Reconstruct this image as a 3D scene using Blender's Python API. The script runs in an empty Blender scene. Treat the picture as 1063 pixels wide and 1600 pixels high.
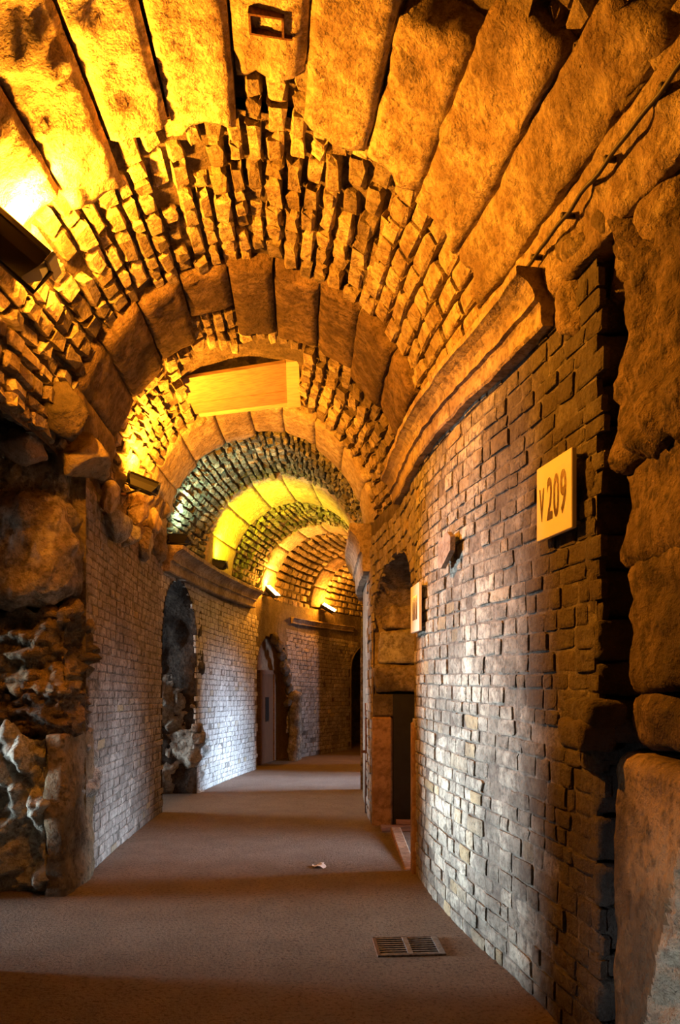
import bpy, bmesh, math, random
import numpy as np
from mathutils import Vector, Matrix, noise

random.seed(7)
rng = np.random.default_rng(7)
SC = bpy.context.scene
COL = SC.collection

# ------------------------------------------------------------------ camera
FPX, W, H, HZ = 1200.0, 1063.0, 1600.0, 1055.0      # focal length and horizon in pixels of the 1063x1600 frame
CAMH = 1.5
cd = bpy.data.cameras.new('camera')
cam = bpy.data.objects.new('camera', cd); COL.objects.link(cam)
cam.location = (0, 0, CAMH); cam.rotation_euler = (math.pi/2, 0, 0)
cd.sensor_fit = 'VERTICAL'; cd.sensor_height = 24.0; cd.sensor_width = 24.0
cd.lens = 24.0*FPX/H
cd.shift_y = (HZ-H/2)/H
cd.clip_start = 0.05
SC.camera = cam

# ------------------------------------------------------------------ world, exposure
wd = bpy.data.worlds.new('world'); SC.world = wd; wd.use_nodes = True
wd.node_tree.nodes['Background'].inputs[0].default_value = (0.55, 0.7, 1.0, 1)
wd.node_tree.nodes['Background'].inputs[1].default_value = 0.0
SC.view_settings.view_transform = 'Standard'; SC.view_settings.look = 'None'
SC.view_settings.exposure = 0.45; SC.view_settings.gamma = 1.0
SC.view_settings.use_curve_mapping = False
SC.cycles.max_bounces = 10; SC.cycles.diffuse_bounces = 6
SC.cycles.use_denoising = True
SC.cycles.sample_clamp_indirect = 6.0

# ------------------------------------------------------------------ daylight at the outer ends of the side passages
def daylight(name, loc, direction, sx, sz, energy, color, spread=70):
    ld = bpy.data.lights.new(name, 'AREA'); ld.shape = 'RECTANGLE'
    ld.size = sx; ld.size_y = sz; ld.energy = energy; ld.color = color; ld.spread = math.radians(spread)
    o = bpy.data.objects.new(name, ld); COL.objects.link(o)
    o.location = loc
    o.rotation_euler = Vector(direction).to_track_quat('-Z', 'Y').to_euler()
    return o
SKY = (0.80, 0.90, 1.0)
daylight('daylight_left_near',  (-6.2, 4.66, 1.20), (1, -0.012, -0.03), 0.9, 1.9, 36, (0.80, 0.93, 1.0), 25)
daylight('daylight_left_behind',(-2.7, -1.7, 0.75), (3.9, 4.0, -0.30), 0.7, 0.8, 1.8, (0.80, 0.90, 1.0), 14)
daylight('daylight_right_door', (4.6, 6.75, 1.5), (-1, 0.0, -0.28), 0.8, 1.9, 20, (0.66, 0.80, 1.0), 28)
daylight('daylight_left_mid',   (-6.5, 10.0, 1.3), (1, -0.10, -0.02), 1.3, 2.0, 40, (0.95, 0.97, 1.0), 50)
daylight('daylight_right_mid',  (4.6, 12.4, 2.05), (-1, 0.02, -0.33), 1.9, 1.6, 78, (0.52, 0.71, 1.0), 34)
daylight('daylight_right_far',  (6.5, 16.2, 1.4), (-1, 0.12, -0.10), 1.6, 2.0, 52, (0.62, 0.75, 1.0), 60)

# ------------------------------------------------------------------ plan of the gallery
def hermite(xs, ys):
    xs = np.array(xs, float); ys = np.array(ys, float)
    d = np.diff(ys)/np.diff(xs)
    m = np.empty_like(ys); m[0] = d[0]; m[-1] = d[-1]; m[1:-1] = (d[:-1]+d[1:])/2
    def f(x):
        if x <= xs[0]: return float(ys[0]+m[0]*(x-xs[0]))
        if x >= xs[-1]: return float(ys[-1]+m[-1]*(x-xs[-1]))
        i = int(np.searchsorted(xs, x)-1); h = xs[i+1]-xs[i]; s = (x-xs[i])/h
        return float((2*s**3-3*s**2+1)*ys[i]+(s**3-2*s**2+s)*h*m[i]+(-2*s**3+3*s**2)*ys[i+1]+(s**3-s**2)*h*m[i+1])
    return f
LX = hermite([-4, 1, 3, 5.17, 7, 8.95, 10.76, 12.5, 14.3, 15.8, 17.2, 19.8, 23, 26],
             [-2.0, -1.95, -1.9, -1.87, -1.99, -2.08, -2.0, -1.83, -1.567, -1.25, -0.88, 0.22, 1.9, 3.6])
RX = hermite([-4, 1, 2.9, 3.77, 4.5, 5.4, 5.85, 6.8, 8.2, 8.95, 10.7, 12.5, 13.9, 16.5, 18.8, 21.1, 24],
             [1.7, 1.3, 1.0, 0.861, 0.714, 0.595, 0.57, 0.53, 0.335, 0.31, 0.30, 0.46, 0.75, 1.32, 2.25, 3.5, 5.2])
YL = hermite([-3, 9, 11, 14.4, 17.4, 20, 23], [-3, 9, 11.05, 14.6, 17.8, 20.6, 23.6])
YR = hermite([-3, 9, 11, 14.4, 17.4, 20, 23], [-3, 8.95, 10.75, 14.0, 16.9, 19.2, 21.8])
ZS, = (3.12,)
def ZA(t): return 4.40 - 0.0075*max(0, t-3)
def floor_z(y): return 0.0 if y < 5.5 else -0.03*(y-5.5)

def wallpt(side, y, z, off=0.0):
    f = LX if side == 'L' else RX
    e = 0.05
    tx, ty = f(y+e)-f(y-e), 2*e
    l = math.hypot(tx, ty); tx /= l; ty /= l
    n = Vector((ty, -tx, 0)) if side == 'L' else Vector((-ty, tx, 0))
    return Vector((f(y), y, z)) + n*off, n, Vector((tx, ty, 0))

def vault(th, t, off=0.0):
    l = Vector((LX(YL(t)), YL(t), 0)); r = Vector((RX(YR(t)), YR(t), 0))
    c = (l+r)/2; hv = (r-l)/2; a = hv.length; u = hv/a
    b = ZA(t)-ZS
    return c + u*((a+off)*math.cos(th)) + Vector((0, 0, ZS+(b+off)*math.sin(th)))

def vault_frame(th, t):
    p = vault(th, t); e = 0.01
    dt = (vault(th, t+e)-vault(th, t-e)).normalized()
    dth = (vault(th+e, t)-vault(th-e, t)).normalized()
    n = dth.cross(dt).normalized()
    l = Vector((LX(YL(t)), YL(t), 0)); r = Vector((RX(YR(t)), YR(t), 0))
    c = (l+r)/2 + Vector((0, 0, ZS))
    if n.dot(c-p) < 0: n = -n
    return p, dt, dth, n

def pix(x, y, d):
    return Vector(((x-W/2)*d/FPX, d, CAMH+(HZ-y)*d/FPX))
def proj(p):
    return (W/2+p.x/p.y*FPX, HZ-(p.z-CAMH)/p.y*FPX) if p.y > 0.1 else (-9999, -9999)

# ------------------------------------------------------------------ materials
MATS = {}
def nodes_of(name):
    m = bpy.data.materials.new(name); m.use_nodes = True
    nt = m.node_tree; bsdf = nt.nodes['Principled BSDF']
    MATS[name] = m
    return m, nt, bsdf
def N(nt, kind, **kw):
    n = nt.nodes.new(kind)
    for k, v in kw.items():
        if k in n.inputs: n.inputs[k].default_value = v
        else: setattr(n, k, v)
    return n
def mix(nt, a, b, fac, mode='MIX'):
    n = nt.nodes.new('ShaderNodeMix'); n.data_type = 'RGBA'; n.blend_type = mode
    for sock, v in ((n.inputs[0], fac), (n.inputs[6], a), (n.inputs[7], b)):
        if isinstance(v, bpy.types.NodeSocket): nt.links.new(v, sock)
        elif isinstance(v, tuple): sock.default_value = (*v, 1)
        else: sock.default_value = v
    return n.outputs[2]
def ramp(nt, src, p0, p1, v0=0.0, v1=1.0):
    n = nt.nodes.new('ShaderNodeMapRange'); n.interpolation_type = 'SMOOTHSTEP'
    nt.links.new(src, n.inputs[0])
    n.inputs[1].default_value = p0; n.inputs[2].default_value = p1
    n.inputs[3].default_value = v0; n.inputs[4].default_value = v1
    return n.outputs[0]

def stone_mat(name, light, mid, dark, stain=0.5, rough=0.88, bump=0.6, fine=60.0, vary=0.35, warm=(0.50, 0.38, 0.20), warmth=0.25,
              pos_stain=None, squash=(1, 1, 1)):
    """weathered stone: two tones, per-piece variation, patches of dark patina and ochre, pitted relief"""
    m, nt, b = nodes_of(name)
    geo = N(nt, 'ShaderNodeNewGeometry'); oi = N(nt, 'ShaderNodeObjectInfo')
    mp = N(nt, 'ShaderNodeMapping'); nt.links.new(geo.outputs['Position'], mp.inputs[0]); mp.inputs['Scale'].default_value = squash
    P = mp.outputs[0]
    def nz(scale, detail=6, rough_=0.6):
        n = N(nt, 'ShaderNodeTexNoise', Scale=scale, Detail=detail, Roughness=rough_); nt.links.new(P, n.inputs['Vector']); return n.outputs[0]
    big, med, small, grain = nz(1.3), nz(7.0), nz(fine*0.5), nz(fine*2.2, 4, 0.7)
    add = N(nt, 'ShaderNodeMath', operation='ADD'); nt.links.new(oi.outputs['Random'], add.inputs[0]); nt.links.new(geo.outputs['Random Per Island'], add.inputs[1])
    fr = N(nt, 'ShaderNodeMath', operation='FRACT'); nt.links.new(add.outputs[0], fr.inputs[0])
    rnd = fr.outputs[0]
    c = mix(nt, mid, light, ramp(nt, med, 0.40, 0.60))
    c = mix(nt, c, dark, ramp(nt, nz(19.0, 5, 0.7), 0.46, 0.64, 0, 0.6))
    w2 = N(nt, 'ShaderNodeMath', operation='MULTIPLY'); w2.inputs[1].default_value = 7.31; nt.links.new(rnd, w2.inputs[0])
    w3 = N(nt, 'ShaderNodeMath', operation='FRACT'); nt.links.new(w2.outputs[0], w3.inputs[0])
    c = mix(nt, c, warm, ramp(nt, w3.outputs[0], 1-warmth, 1.0, 0, 0.75))
    vv = N(nt, 'ShaderNodeHueSaturation'); nt.links.new(c, vv.inputs['Color']); nt.links.new(ramp(nt, rnd, 0, 1, 1-vary, 1+vary*0.6), vv.inputs['Value'])
    c = vv.outputs[0]
    c = mix(nt, c, dark, ramp(nt, big, 0.44, 0.62, 0, stain))
    c = mix(nt, c, dark, ramp(nt, small, 0.50, 0.70, 0, 0.6))
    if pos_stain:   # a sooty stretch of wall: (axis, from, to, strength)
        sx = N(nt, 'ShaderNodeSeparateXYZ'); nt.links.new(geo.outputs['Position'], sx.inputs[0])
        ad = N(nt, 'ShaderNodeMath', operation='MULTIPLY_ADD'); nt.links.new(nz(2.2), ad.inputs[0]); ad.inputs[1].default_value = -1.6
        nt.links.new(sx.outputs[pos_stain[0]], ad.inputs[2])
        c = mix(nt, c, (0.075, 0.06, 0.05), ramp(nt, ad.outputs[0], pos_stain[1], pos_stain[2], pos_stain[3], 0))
    nt.links.new(c, b.inputs['Base Color'])
    b.inputs['Roughness'].default_value = rough
    b.inputs['Specular IOR Level'].default_value = 0.25
    bm0 = N(nt, 'ShaderNodeBump', Strength=min(1.0, bump), Distance=0.05); nt.links.new(nz(11.0, 5, 0.65), bm0.inputs['Height'])
    bm1 = N(nt, 'ShaderNodeBump', Strength=min(1.0, bump*1.2), Distance=0.03); nt.links.new(small, bm1.inputs['Height']); nt.links.new(bm0.outputs[0], bm1.inputs['Normal'])
    bm2 = N(nt, 'ShaderNodeBump', Strength=min(1.0, bump*0.9), Distance=0.008); nt.links.new(grain, bm2.inputs['Height']); nt.links.new(bm1.outputs[0], bm2.inputs['Normal'])
    nt.links.new(bm2.outputs[0], b.inputs['Normal'])
    return m
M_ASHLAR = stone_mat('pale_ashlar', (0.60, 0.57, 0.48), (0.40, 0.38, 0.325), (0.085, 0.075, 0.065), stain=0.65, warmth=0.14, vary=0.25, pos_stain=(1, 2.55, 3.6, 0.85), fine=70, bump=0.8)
M_ASHLAR2 = stone_mat('grey_ashlar', (0.42, 0.38, 0.33), (0.31, 0.275, 0.24), (0.12, 0.10, 0.085), stain=0.5, warmth=0.05, vary=0.16)
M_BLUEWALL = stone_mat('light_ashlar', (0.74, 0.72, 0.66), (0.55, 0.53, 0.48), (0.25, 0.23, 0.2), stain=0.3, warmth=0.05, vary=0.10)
M_RUBBLE = stone_mat('vault_rubble', (0.62, 0.52, 0.38), (0.42, 0.33, 0.23), (0.10, 0.07, 0.045), stain=0.55, vary=0.5, bump=0.8)
M_VOUS = stone_mat('vault_block', (0.60, 0.50, 0.36), (0.42, 0.32, 0.22), (0.13, 0.085, 0.05), stain=0.7, vary=0.2, warmth=0.1, bump=0.9, fine=42)
M_VOUSD = stone_mat('brown_vault_block', (0.25, 0.175, 0.115), (0.15, 0.10, 0.068), (0.045, 0.03, 0.02), stain=0.7, vary=0.25, warmth=0.1, bump=0.9, fine=42)
M_VOUSP = stone_mat('pale_vault_block', (0.66, 0.58, 0.46), (0.50, 0.42, 0.32), (0.2, 0.14, 0.09), stain=0.5, vary=0.15, warmth=0.1, bump=0.7, fine=42)
M_GREEN = stone_mat('grey_green_rubble', (0.50, 0.50, 0.40), (0.33, 0.33, 0.25), (0.07, 0.075, 0.05), stain=0.6, vary=0.5, bump=0.9)
M_JOINT = stone_mat('dirty_joint', (0.26, 0.235, 0.20), (0.17, 0.15, 0.125), (0.06, 0.05, 0.045), stain=0.5, vary=0.0, warmth=0.0, fine=80)
M_ROCKD = stone_mat('dark_worn_block', (0.21, 0.155, 0.11), (0.12, 0.088, 0.062), (0.035, 0.028, 0.022), stain=0.8, vary=0.1, bump=0.8, fine=38)
M_BLACKROCK = stone_mat('near_black_rock', (0.10, 0.085, 0.07), (0.05, 0.042, 0.035), (0.015, 0.013, 0.011), stain=0.7, vary=0.1, bump=1.0, fine=36)
M_MORTAR = stone_mat('mortar', (0.20, 0.16, 0.12), (0.13, 0.10, 0.075), (0.05, 0.04, 0.03), stain=0.6, vary=0.0, warmth=0.0, fine=80)
M_MORTARP = stone_mat('pale_mortar', (0.36, 0.33, 0.28), (0.24, 0.21, 0.18), (0.09, 0.08, 0.07), stain=0.5, vary=0.0, warmth=0.0, fine=80)
M_ROCK = stone_mat('eroded_rock', (0.45, 0.38, 0.29), (0.27, 0.21, 0.155), (0.06, 0.05, 0.04), stain=0.75, vary=0.15, bump=1.0, fine=34)
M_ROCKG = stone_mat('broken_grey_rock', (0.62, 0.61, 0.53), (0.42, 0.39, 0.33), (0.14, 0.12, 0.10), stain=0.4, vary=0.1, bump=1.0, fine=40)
M_BOULDER = stone_mat('pinkish_boulder', (0.52, 0.43, 0.35), (0.38, 0.29, 0.22), (0.16, 0.11, 0.08), stain=0.4, vary=0.25, bump=0.6, fine=40)
M_CORN = stone_mat('cornice_stone', (0.58, 0.48, 0.36), (0.42, 0.33, 0.24), (0.13, 0.09, 0.065), stain=0.6, vary=0.15, warmth=0.1, bump=0.5, fine=40)
M_JAMB = stone_mat('tan_jamb', (0.36, 0.23, 0.14), (0.26, 0.16, 0.095), (0.12, 0.07, 0.045), stain=0.4, vary=0.1, warmth=0.0, bump=0.2, fine=30)
M_PLASTER = stone_mat('ochre_plaster', (0.40, 0.27, 0.17), (0.33, 0.21, 0.13), (0.18, 0.11, 0.07), stain=0.3, vary=0.05, warmth=0.0, bump=0.25)

def floor_mat():
    m, nt, b = nodes_of('gravel_floor')
    geo = N(nt, 'ShaderNodeNewGeometry')
    def nz(s, d=6, r=0.6):
        n = N(nt, 'ShaderNodeTexNoise', Scale=s, Detail=d, Roughness=r); nt.links.new(geo.outputs['Position'], n.inputs['Vector']); return n.outputs[0]
    vo = N(nt, 'ShaderNodeTexVoronoi', Scale=85.0); nt.links.new(geo.outputs['Position'], vo.inputs['Vector'])
    c = mix(nt, (0.15, 0.115, 0.086), (0.195, 0.15, 0.115), ramp(nt, nz(3.0), 0.3, 0.7))
    c = mix(nt, c, (0.06, 0.042, 0.03), ramp(nt, nz(45, 4, 0.75), 0.48, 0.66, 0, 0.85))
    c = mix(nt, c, (0.42, 0.34, 0.26), ramp(nt, vo.outputs['Distance'], 0.0, 0.18, 0.35, 0))
    nt.links.new(c, b.inputs['Base Color']); b.inputs['Roughness'].default_value = 0.8
    b.inputs['Specular IOR Level'].default_value = 0.3
    b1 = N(nt, 'ShaderNodeBump', Strength=1.0, Distance=0.02); nt.links.new(nz(55, 5, 0.7), b1.inputs['Height'])
    nt.links.new(b1.outputs[0], b.inputs['Normal'])
    return m
M_FLOOR = floor_mat()

def plain(name, col, rough=0.6, metal=0.0, emit=None, strength=0.0, grain=0.0, gscale=(3, 40, 3), spec=0.4):
    m, nt, b = nodes_of(name)
    b.inputs['Roughness'].default_value = rough; b.inputs['Metallic'].default_value = metal
    b.inputs['Specular IOR Level'].default_value = spec
    geo = N(nt, 'ShaderNodeTexCoord')
    mp = N(nt, 'ShaderNodeMapping'); mp.inputs['Scale'].default_value = gscale; nt.links.new(geo.outputs['Object'], mp.inputs[0])
    n = N(nt, 'ShaderNodeTexNoise', Scale=4.0, Detail=6.0); nt.links.new(mp.outputs[0], n.inputs['Vector'])
    c = mix(nt, col, tuple(x*(1-grain) for x in col), ramp(nt, n.outputs[0], 0.4, 0.65))
    nt.links.new(c, b.inputs['Base Color'])
    if emit:
        b.inputs['Emission Color'].default_value = (*emit, 1); b.inputs['Emission Strength'].default_value = strength
    return m
M_BLACK = plain('black_paint', (0.012, 0.011, 0.010), 0.4, grain=0.2)
M_GREYMETAL = plain('grey_metal', (0.20, 0.22, 0.26), 0.35, 0.6, grain=0.2)
M_IRON = plain('rusty_iron', (0.12, 0.05, 0.025), 0.7, 0.3, grain=0.6, gscale=(20, 20, 20))
M_GRATE = plain('worn_iron', (0.16, 0.15, 0.15), 0.5, 0.5, grain=0.5, gscale=(12, 12, 12))
M_SIGN = plain('cream_board', (0.72, 0.68, 0.60), 0.55, grain=0.04)
M_LETTER = plain('brown_letter_paint', (0.075, 0.045, 0.022), 0.22, grain=0.1, spec=0.7)
M_WOOD = plain('bare_wood', (0.36, 0.235, 0.13), 0.55, grain=0.3, gscale=(1.0, 14, 14))
M_WOODE = plain('pale_wood_edge', (0.68, 0.52, 0.32), 0.55, grain=0.25, gscale=(1.0, 14, 14))
M_PLANK = plain('brown_plank', (0.22, 0.12, 0.075), 0.6, grain=0.4, gscale=(2, 12, 12))
M_DOOR = plain('dark_door_wood', (0.16, 0.075, 0.035), 0.55, grain=0.35, gscale=(14, 14, 1))
M_DARKGAP = plain('dark_blue_gap', (0.012, 0.013, 0.018), 0.5, grain=0.3)
M_PAPER = plain('white_paper', (0.85, 0.80, 0.74), 0.7, grain=0.05)
M_INK = plain('dark_ink', (0.10, 0.07, 0.06), 0.7)
M_CABLE = plain('dark_cable', (0.035, 0.025, 0.02), 0.6, grain=0.3)

# ------------------------------------------------------------------ object helpers
def link(name, me, mat=None, parent=None, mw=None):
    o = bpy.data.objects.new(name, me)
    COL.objects.link(o)
    if mat is not None and me is not None and not me.materials: me.materials.append(mat)
    if parent is not None: o.parent = parent
    if mw is not None: o.matrix_local = mw
    return o
def struct(o, label=None):
    o['kind'] = 'structure'
    if label: o['label'] = label
    return o
def tag(o, label, cat, group=None):
    o['label'] = label; o['category'] = cat
    if group: o['group'] = group
    return o
def empty(name, loc, rot=None):
    o = bpy.data.objects.new(name, None); COL.objects.link(o); o.location = loc; o.empty_display_size = 0.1
    if rot is not None: o.rotation_euler = rot
    return o
def mesh(name, verts, faces, smooth=False):
    me = bpy.data.meshes.new(name); me.from_pydata([tuple(v) for v in verts], [], faces); me.update()
    bm = bmesh.new(); bm.from_mesh(me); bmesh.ops.recalc_face_normals(bm, faces=bm.faces); bm.to_mesh(me); bm.free()
    if smooth:
        for p in me.polygons: p.use_smooth = True
    return me
def from_bm(name, bm, smooth=False):
    bmesh.ops.recalc_face_normals(bm, faces=bm.faces)
    me = bpy.data.meshes.new(name); bm.to_mesh(me); bm.free()
    if smooth:
        for p in me.polygons: p.use_smooth = True
    return me
def bm_box(bm, x0, x1, y0, y1, z0, z1, bev=0.0):
    r = bmesh.ops.create_cube(bm, size=1.0)
    for v in r['verts']:
        v.co = Vector(((x0+x1)/2+v.co.x*(x1-x0), (y0+y1)/2+v.co.y*(y1-y0), (z0+z1)/2+v.co.z*(z1-z0)))
    if bev:
        es = list({e for v in r['verts'] for e in v.link_edges})
        bmesh.ops.bevel(bm, geom=es, offset=bev, segments=1, affect='EDGES')
def box_mesh(name, *a, bev=0.0):
    bm = bmesh.new(); bm_box(bm, *a, bev=bev); return from_bm(name, bm)
def tube_mesh(name, pts, r, seg=8):
    vs, fs = [], []
    n = len(pts)
    for i, p in enumerate(pts):
        p = Vector(p); d = (Vector(pts[min(i+1, n-1)])-Vector(pts[max(i-1, 0)])).normalized()
        a = d.cross(Vector((0, 0, 1)) if abs(d.z) < 0.9 else Vector((1, 0, 0))).normalized(); b = d.cross(a)
        for k in range(seg):
            an = 2*math.pi*k/seg; vs.append(p+a*(r*math.cos(an))+b*(r*math.sin(an)))
    for i in range(n-1):
        for k in range(seg):
            fs.append((i*seg+k, i*seg+(k+1) % seg, (i+1)*seg+(k+1) % seg, (i+1)*seg+k))
    fs.append(tuple(range(seg))); fs.append(tuple((n-1)*seg+k for k in range(seg)))
    return mesh(name, vs, fs, True)
def poly_prism(name, pts, depth):
    """pts: list of (x, z) outline, extruded along y from 0 to depth"""
    n = len(pts)
    vs = [Vector((x, 0, z)) for x, z in pts]+[Vector((x, depth, z)) for x, z in pts]
    fs = [tuple(range(n)), tuple(range(2*n-1, n-1, -1))]+[(i, (i+1) % n, n+(i+1) % n, n+i) for i in range(n)]
    return mesh(name, vs, fs)

def fbm(p, s, oct_=4):
    return noise.fractal(Vector(p)*s, 1.0, 2.0, oct_)

def rock_mesh(name, x0, x1, y0, y1, z0, z1, seg=0.05, amp=0.05, freq=3.0, bevel=0.04, layer=1.0, seed=0.0, ridged=0.0):
    """a rough block in world coordinates: rounded corners, broken and eroded faces"""
    size = Vector((x1-x0, y1-y0, z1-z0)); c = Vector(((x0+x1)/2, (y0+y1)/2, (z0+z1)/2))
    n = [max(2, int(s/seg)) for s in size]
    idx, vs, fs = {}, [], []
    def vid(i, j, k):
        key = (i, j, k)
        if key not in idx:
            idx[key] = len(vs)
            p = Vector((-0.5+i/n[0], -0.5+j/n[1], -0.5+k/n[2])); p = Vector((p.x*size.x, p.y*size.y, p.z*size.z))
            h = size/2 - Vector((bevel,)*3)
            q = Vector([max(-h[a], min(h[a], p[a])) for a in range(3)])
            d = p-q
            if d.length > 1e-6:
                p = q+d.normalized()*min(d.length, bevel)
                nr = d.normalized()
            else:
                nr = Vector((0, 0, 1))
            wp = c+p
            s = Vector((wp.x, wp.y, wp.z*layer))+Vector((seed*7.1, seed*3.3, seed*5.7))
            dv = fbm(s, freq, 6)*amp
            if ridged: dv += (abs(fbm(s, freq*1.7, 5))-0.3)*ridged
            dv += fbm(s, freq*6, 3)*amp*0.22
            vs.append(wp+nr*dv)
        return idx[key]
    for a in range(3):
        b, cc = (a+1) % 3, (a+2) % 3
        for side in (0, n[a]):
            for i in range(n[b]):
                for j in range(n[cc]):
                    q = []
                    for (u, v) in ((i, j), (i+1, j), (i+1, j+1), (i, j+1)):
                        k = [0, 0, 0]; k[a] = side; k[b] = u; k[cc] = v; q.append(vid(*k))
                    fs.append(tuple(q))
    return mesh(name, vs, fs, True)

def boulder_mesh(name, size, seed=0, cuts=9, sub=3):
    """angular broken stone: an icosphere cut by random planes, then roughened"""
    rr = random.Random(seed)
    bm = bmesh.new(); bmesh.ops.create_icosphere(bm, subdivisions=sub+1, radius=1.0)
    planes = []
    for _ in range(cuts):
        d = Vector((rr.gauss(0, 1), rr.gauss(0, 1), rr.gauss(0, 1))).normalized(); planes.append((d, rr.uniform(0.5, 0.75)))
    for v in bm.verts:
        for _ in range(2):
            for d, h in planes:
                k = v.co.dot(d)
                if k > h: v.co -= d*(k-h)
        v.co += v.co.normalized()*fbm(v.co+Vector((seed*3.1, 0, 0)), 2.6, 5)*0.07
        v.co = Vector((v.co.x*size[0]*0.75, v.co.y*size[1]*0.75, v.co.z*size[2]*0.75))
    return from_bm(name, bm, True)

# ------------------------------------------------------------------ small stones: shared block shapes
def block_variant(i, rough):
    rr = random.Random(100+i)
    g = [-0.5, -0.34, 0.34, 0.5]
    vs = []
    corner = {}
    for b in range(4):
        for a in range(4):
            edge = a in (0, 3) or b in (0, 3)
            x, y = g[a], g[b]
            if edge:
                x += rr.uniform(-1, 0.2)*rough*0.16*(1 if x > 0 else -1); y += rr.uniform(-1, 0.2)*rough*0.16*(1 if y > 0 else -1)
                z = -0.10-rr.random()*0.10*rough
                if a in (0, 3) and b in (0, 3): z -= 0.06; x *= 0.97; y *= 0.97
            else:
                x += rr.uniform(-.1, .1)*rough; y += rr.uniform(-.1, .1)*rough
                z = rr.uniform(-0.07, 0.06)*rough
            vs.append((x, y, z))
    fs = [(b*4+a, b*4+a+1, (b+1)*4+a+1, (b+1)*4+a) for b in range(3) for a in range(3)]
    ring = [0, 1, 2, 3, 7, 11, 15, 14, 13, 12, 8, 4]
    n0 = len(vs)
    for k in ring: vs.append((vs[k][0]*0.96, vs[k][1]*0.96, -1.0))
    for k in range(12):
        fs.append((ring[k], n0+k, n0+(k+1) % 12, ring[(k+1) % 12]))
    return vs, fs
VAR = {}
for kind, rough in (('ashlar', 0.55), ('rubble', 1.25)):
    VAR[kind] = [block_variant(i+(50 if kind == 'rubble' else 0), rough) for i in range(16)]
MESHES = {}
def var_mesh(kind, i, mat):
    key = (kind, i, mat.name)
    if key not in MESHES:
        me = bpy.data.meshes.new('stone_shape'); me.from_pydata(*[VAR[kind][i][0], [], VAR[kind][i][1]]); me.update()
        for p in me.polygons: p.use_smooth = kind == 'ashlar' and False
        me.materials.append(mat); MESHES[key] = me
    return MESHES[key]

def place_stones(items, kind, mat, parent, name, n_sep, stuff_name, minpix=0.0):
    """items: (Matrix, variant). The n_sep that show largest become objects of their own, the rest one joined mesh."""
    def show(m):
        c = m.translation
        if c.y < 0.3: return -1
        x, y = proj(c)
        if not (-20 < x < W+20 and -20 < y < H+20): return -1
        q = []
        for sx, sy in ((-.5, -.5), (.5, -.5), (.5, .5), (-.5, .5)):
            q.append(proj(m @ Vector((sx, sy, 0))))
        a = 0
        for k in range(4):
            a += q[k][0]*q[(k+1) % 4][1]-q[(k+1) % 4][0]*q[k][1]
        return abs(a)/2
    sc = sorted(((show(m), i) for i, (m, v) in enumerate(items)), reverse=True)
    sep = {i for s, i in sc[:n_sep] if s > minpix}
    V, F = [], []
    for i, (m, v) in enumerate(items):
        if i in sep:
            o = bpy.data.objects.new(name, var_mesh(kind, v, mat)); COL.objects.link(o); o.parent = parent; o.matrix_local = m
        else:
            n0 = len(V); vs, fs = VAR[kind][v]
            V += [m @ Vector(p) for p in vs]; F += [tuple(n0+k for k in f) for f in fs]
    if V:
        me = bpy.data.meshes.new(stuff_name); me.from_pydata([tuple(p) for p in V], [], F); me.update()
        o = link(stuff_name, me, mat, parent); o['kind'] = 'stuff'

def stone_matrix(p, ax, ay, n, w, h, d, tilt=0.0, spin=0.0):
    R = Matrix((ax, ay, n)).transposed().to_4x4()
    if tilt or spin:
        R = R @ Matrix.Rotation(random.uniform(-tilt, tilt), 4, 'X') @ Matrix.Rotation(random.uniform(-tilt, tilt), 4, 'Y') @ Matrix.Rotation(random.uniform(-spin, spin), 4, 'Z')
    return Matrix.Translation(p) @ R @ Matrix.Diagonal((w, h, d, 1))

# ------------------------------------------------------------------ floor
def build_floor():
    xs = np.linspace(-9, 9, 61); ys = np.linspace(-5, 27, 108)
    vs, fs = [], []
    for y in ys:
        for x in xs:
            vs.append((x, y, floor_z(y)+0.010*fbm((x, y, 0), 0.9, 3)+0.004*fbm((x, y, 3), 4, 3)))
    n = len(xs)
    for j in range(len(ys)-1):
        for i in range(n-1):
            fs.append((j*n+i, j*n+i+1, (j+1)*n+i+1, (j+1)*n+i))
    o = link('floor', mesh('floor', vs, fs, True), M_FLOOR)
    return struct(o, 'brown gritty beaten floor of the gallery')
FLOOR = build_floor()

# ------------------------------------------------------------------ walls with arched side openings
OPEN_L = [(3.90, 5.17, 3.55, False), (8.98, 10.74, 2.72, True), (14.35, 16.45, 2.30, True), (19.9, 22.6, 2.4, True), (-2.6, -0.4, 2.7, True)]
OPEN_R = [(5.87, 8.17, 2.62, True), (11.25, 13.75, 2.6, True), (15.6, 17.4, 2.5, True), (0.2, 1.7, 2.6, True)]
def opening_top(o, y):
    y0, y1, zt, arch = o
    if not arch: return zt
    r = (y1-y0)/2; rise = min(r, 0.75); u = (y-(y0+y1)/2)/r
    if abs(u) >= 1: return zt-rise
    return zt-rise+rise*math.sqrt(1-u*u)
def in_opening(side, y, z, pad=0.0):
    for o in (OPEN_L if side == 'L' else OPEN_R):
        if o[0]-pad < y < o[1]+pad and z < opening_top(o, min(max(y, o[0]), o[1]))+pad: return True
    return False

def wall_backing(name, side, y0, y1, z1, off, mat, label, step=0.06):
    ny = max(2, int((y1-y0)/step)); nz = max(2, int((z1+0.4)/step))
    vs, fs = [], []
    for j in range(nz+1):
        for i in range(ny+1):
            y = y0+(y1-y0)*i/ny; z = -0.4+(z1+0.4)*j/nz
            vs.append(wallpt(side, y, z, off)[0])
    for j in range(nz):
        for i in range(ny):
            y = y0+(y1-y0)*(i+.5)/ny; z = -0.4+(z1+0.4)*(j+.5)/nz
            if in_opening(side, y, z): continue
            k = j*(ny+1)+i; fs.append((k, k+1, k+ny+2, k+ny+1))
    return struct(link(name, mesh(name, vs, fs), mat), label)

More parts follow.
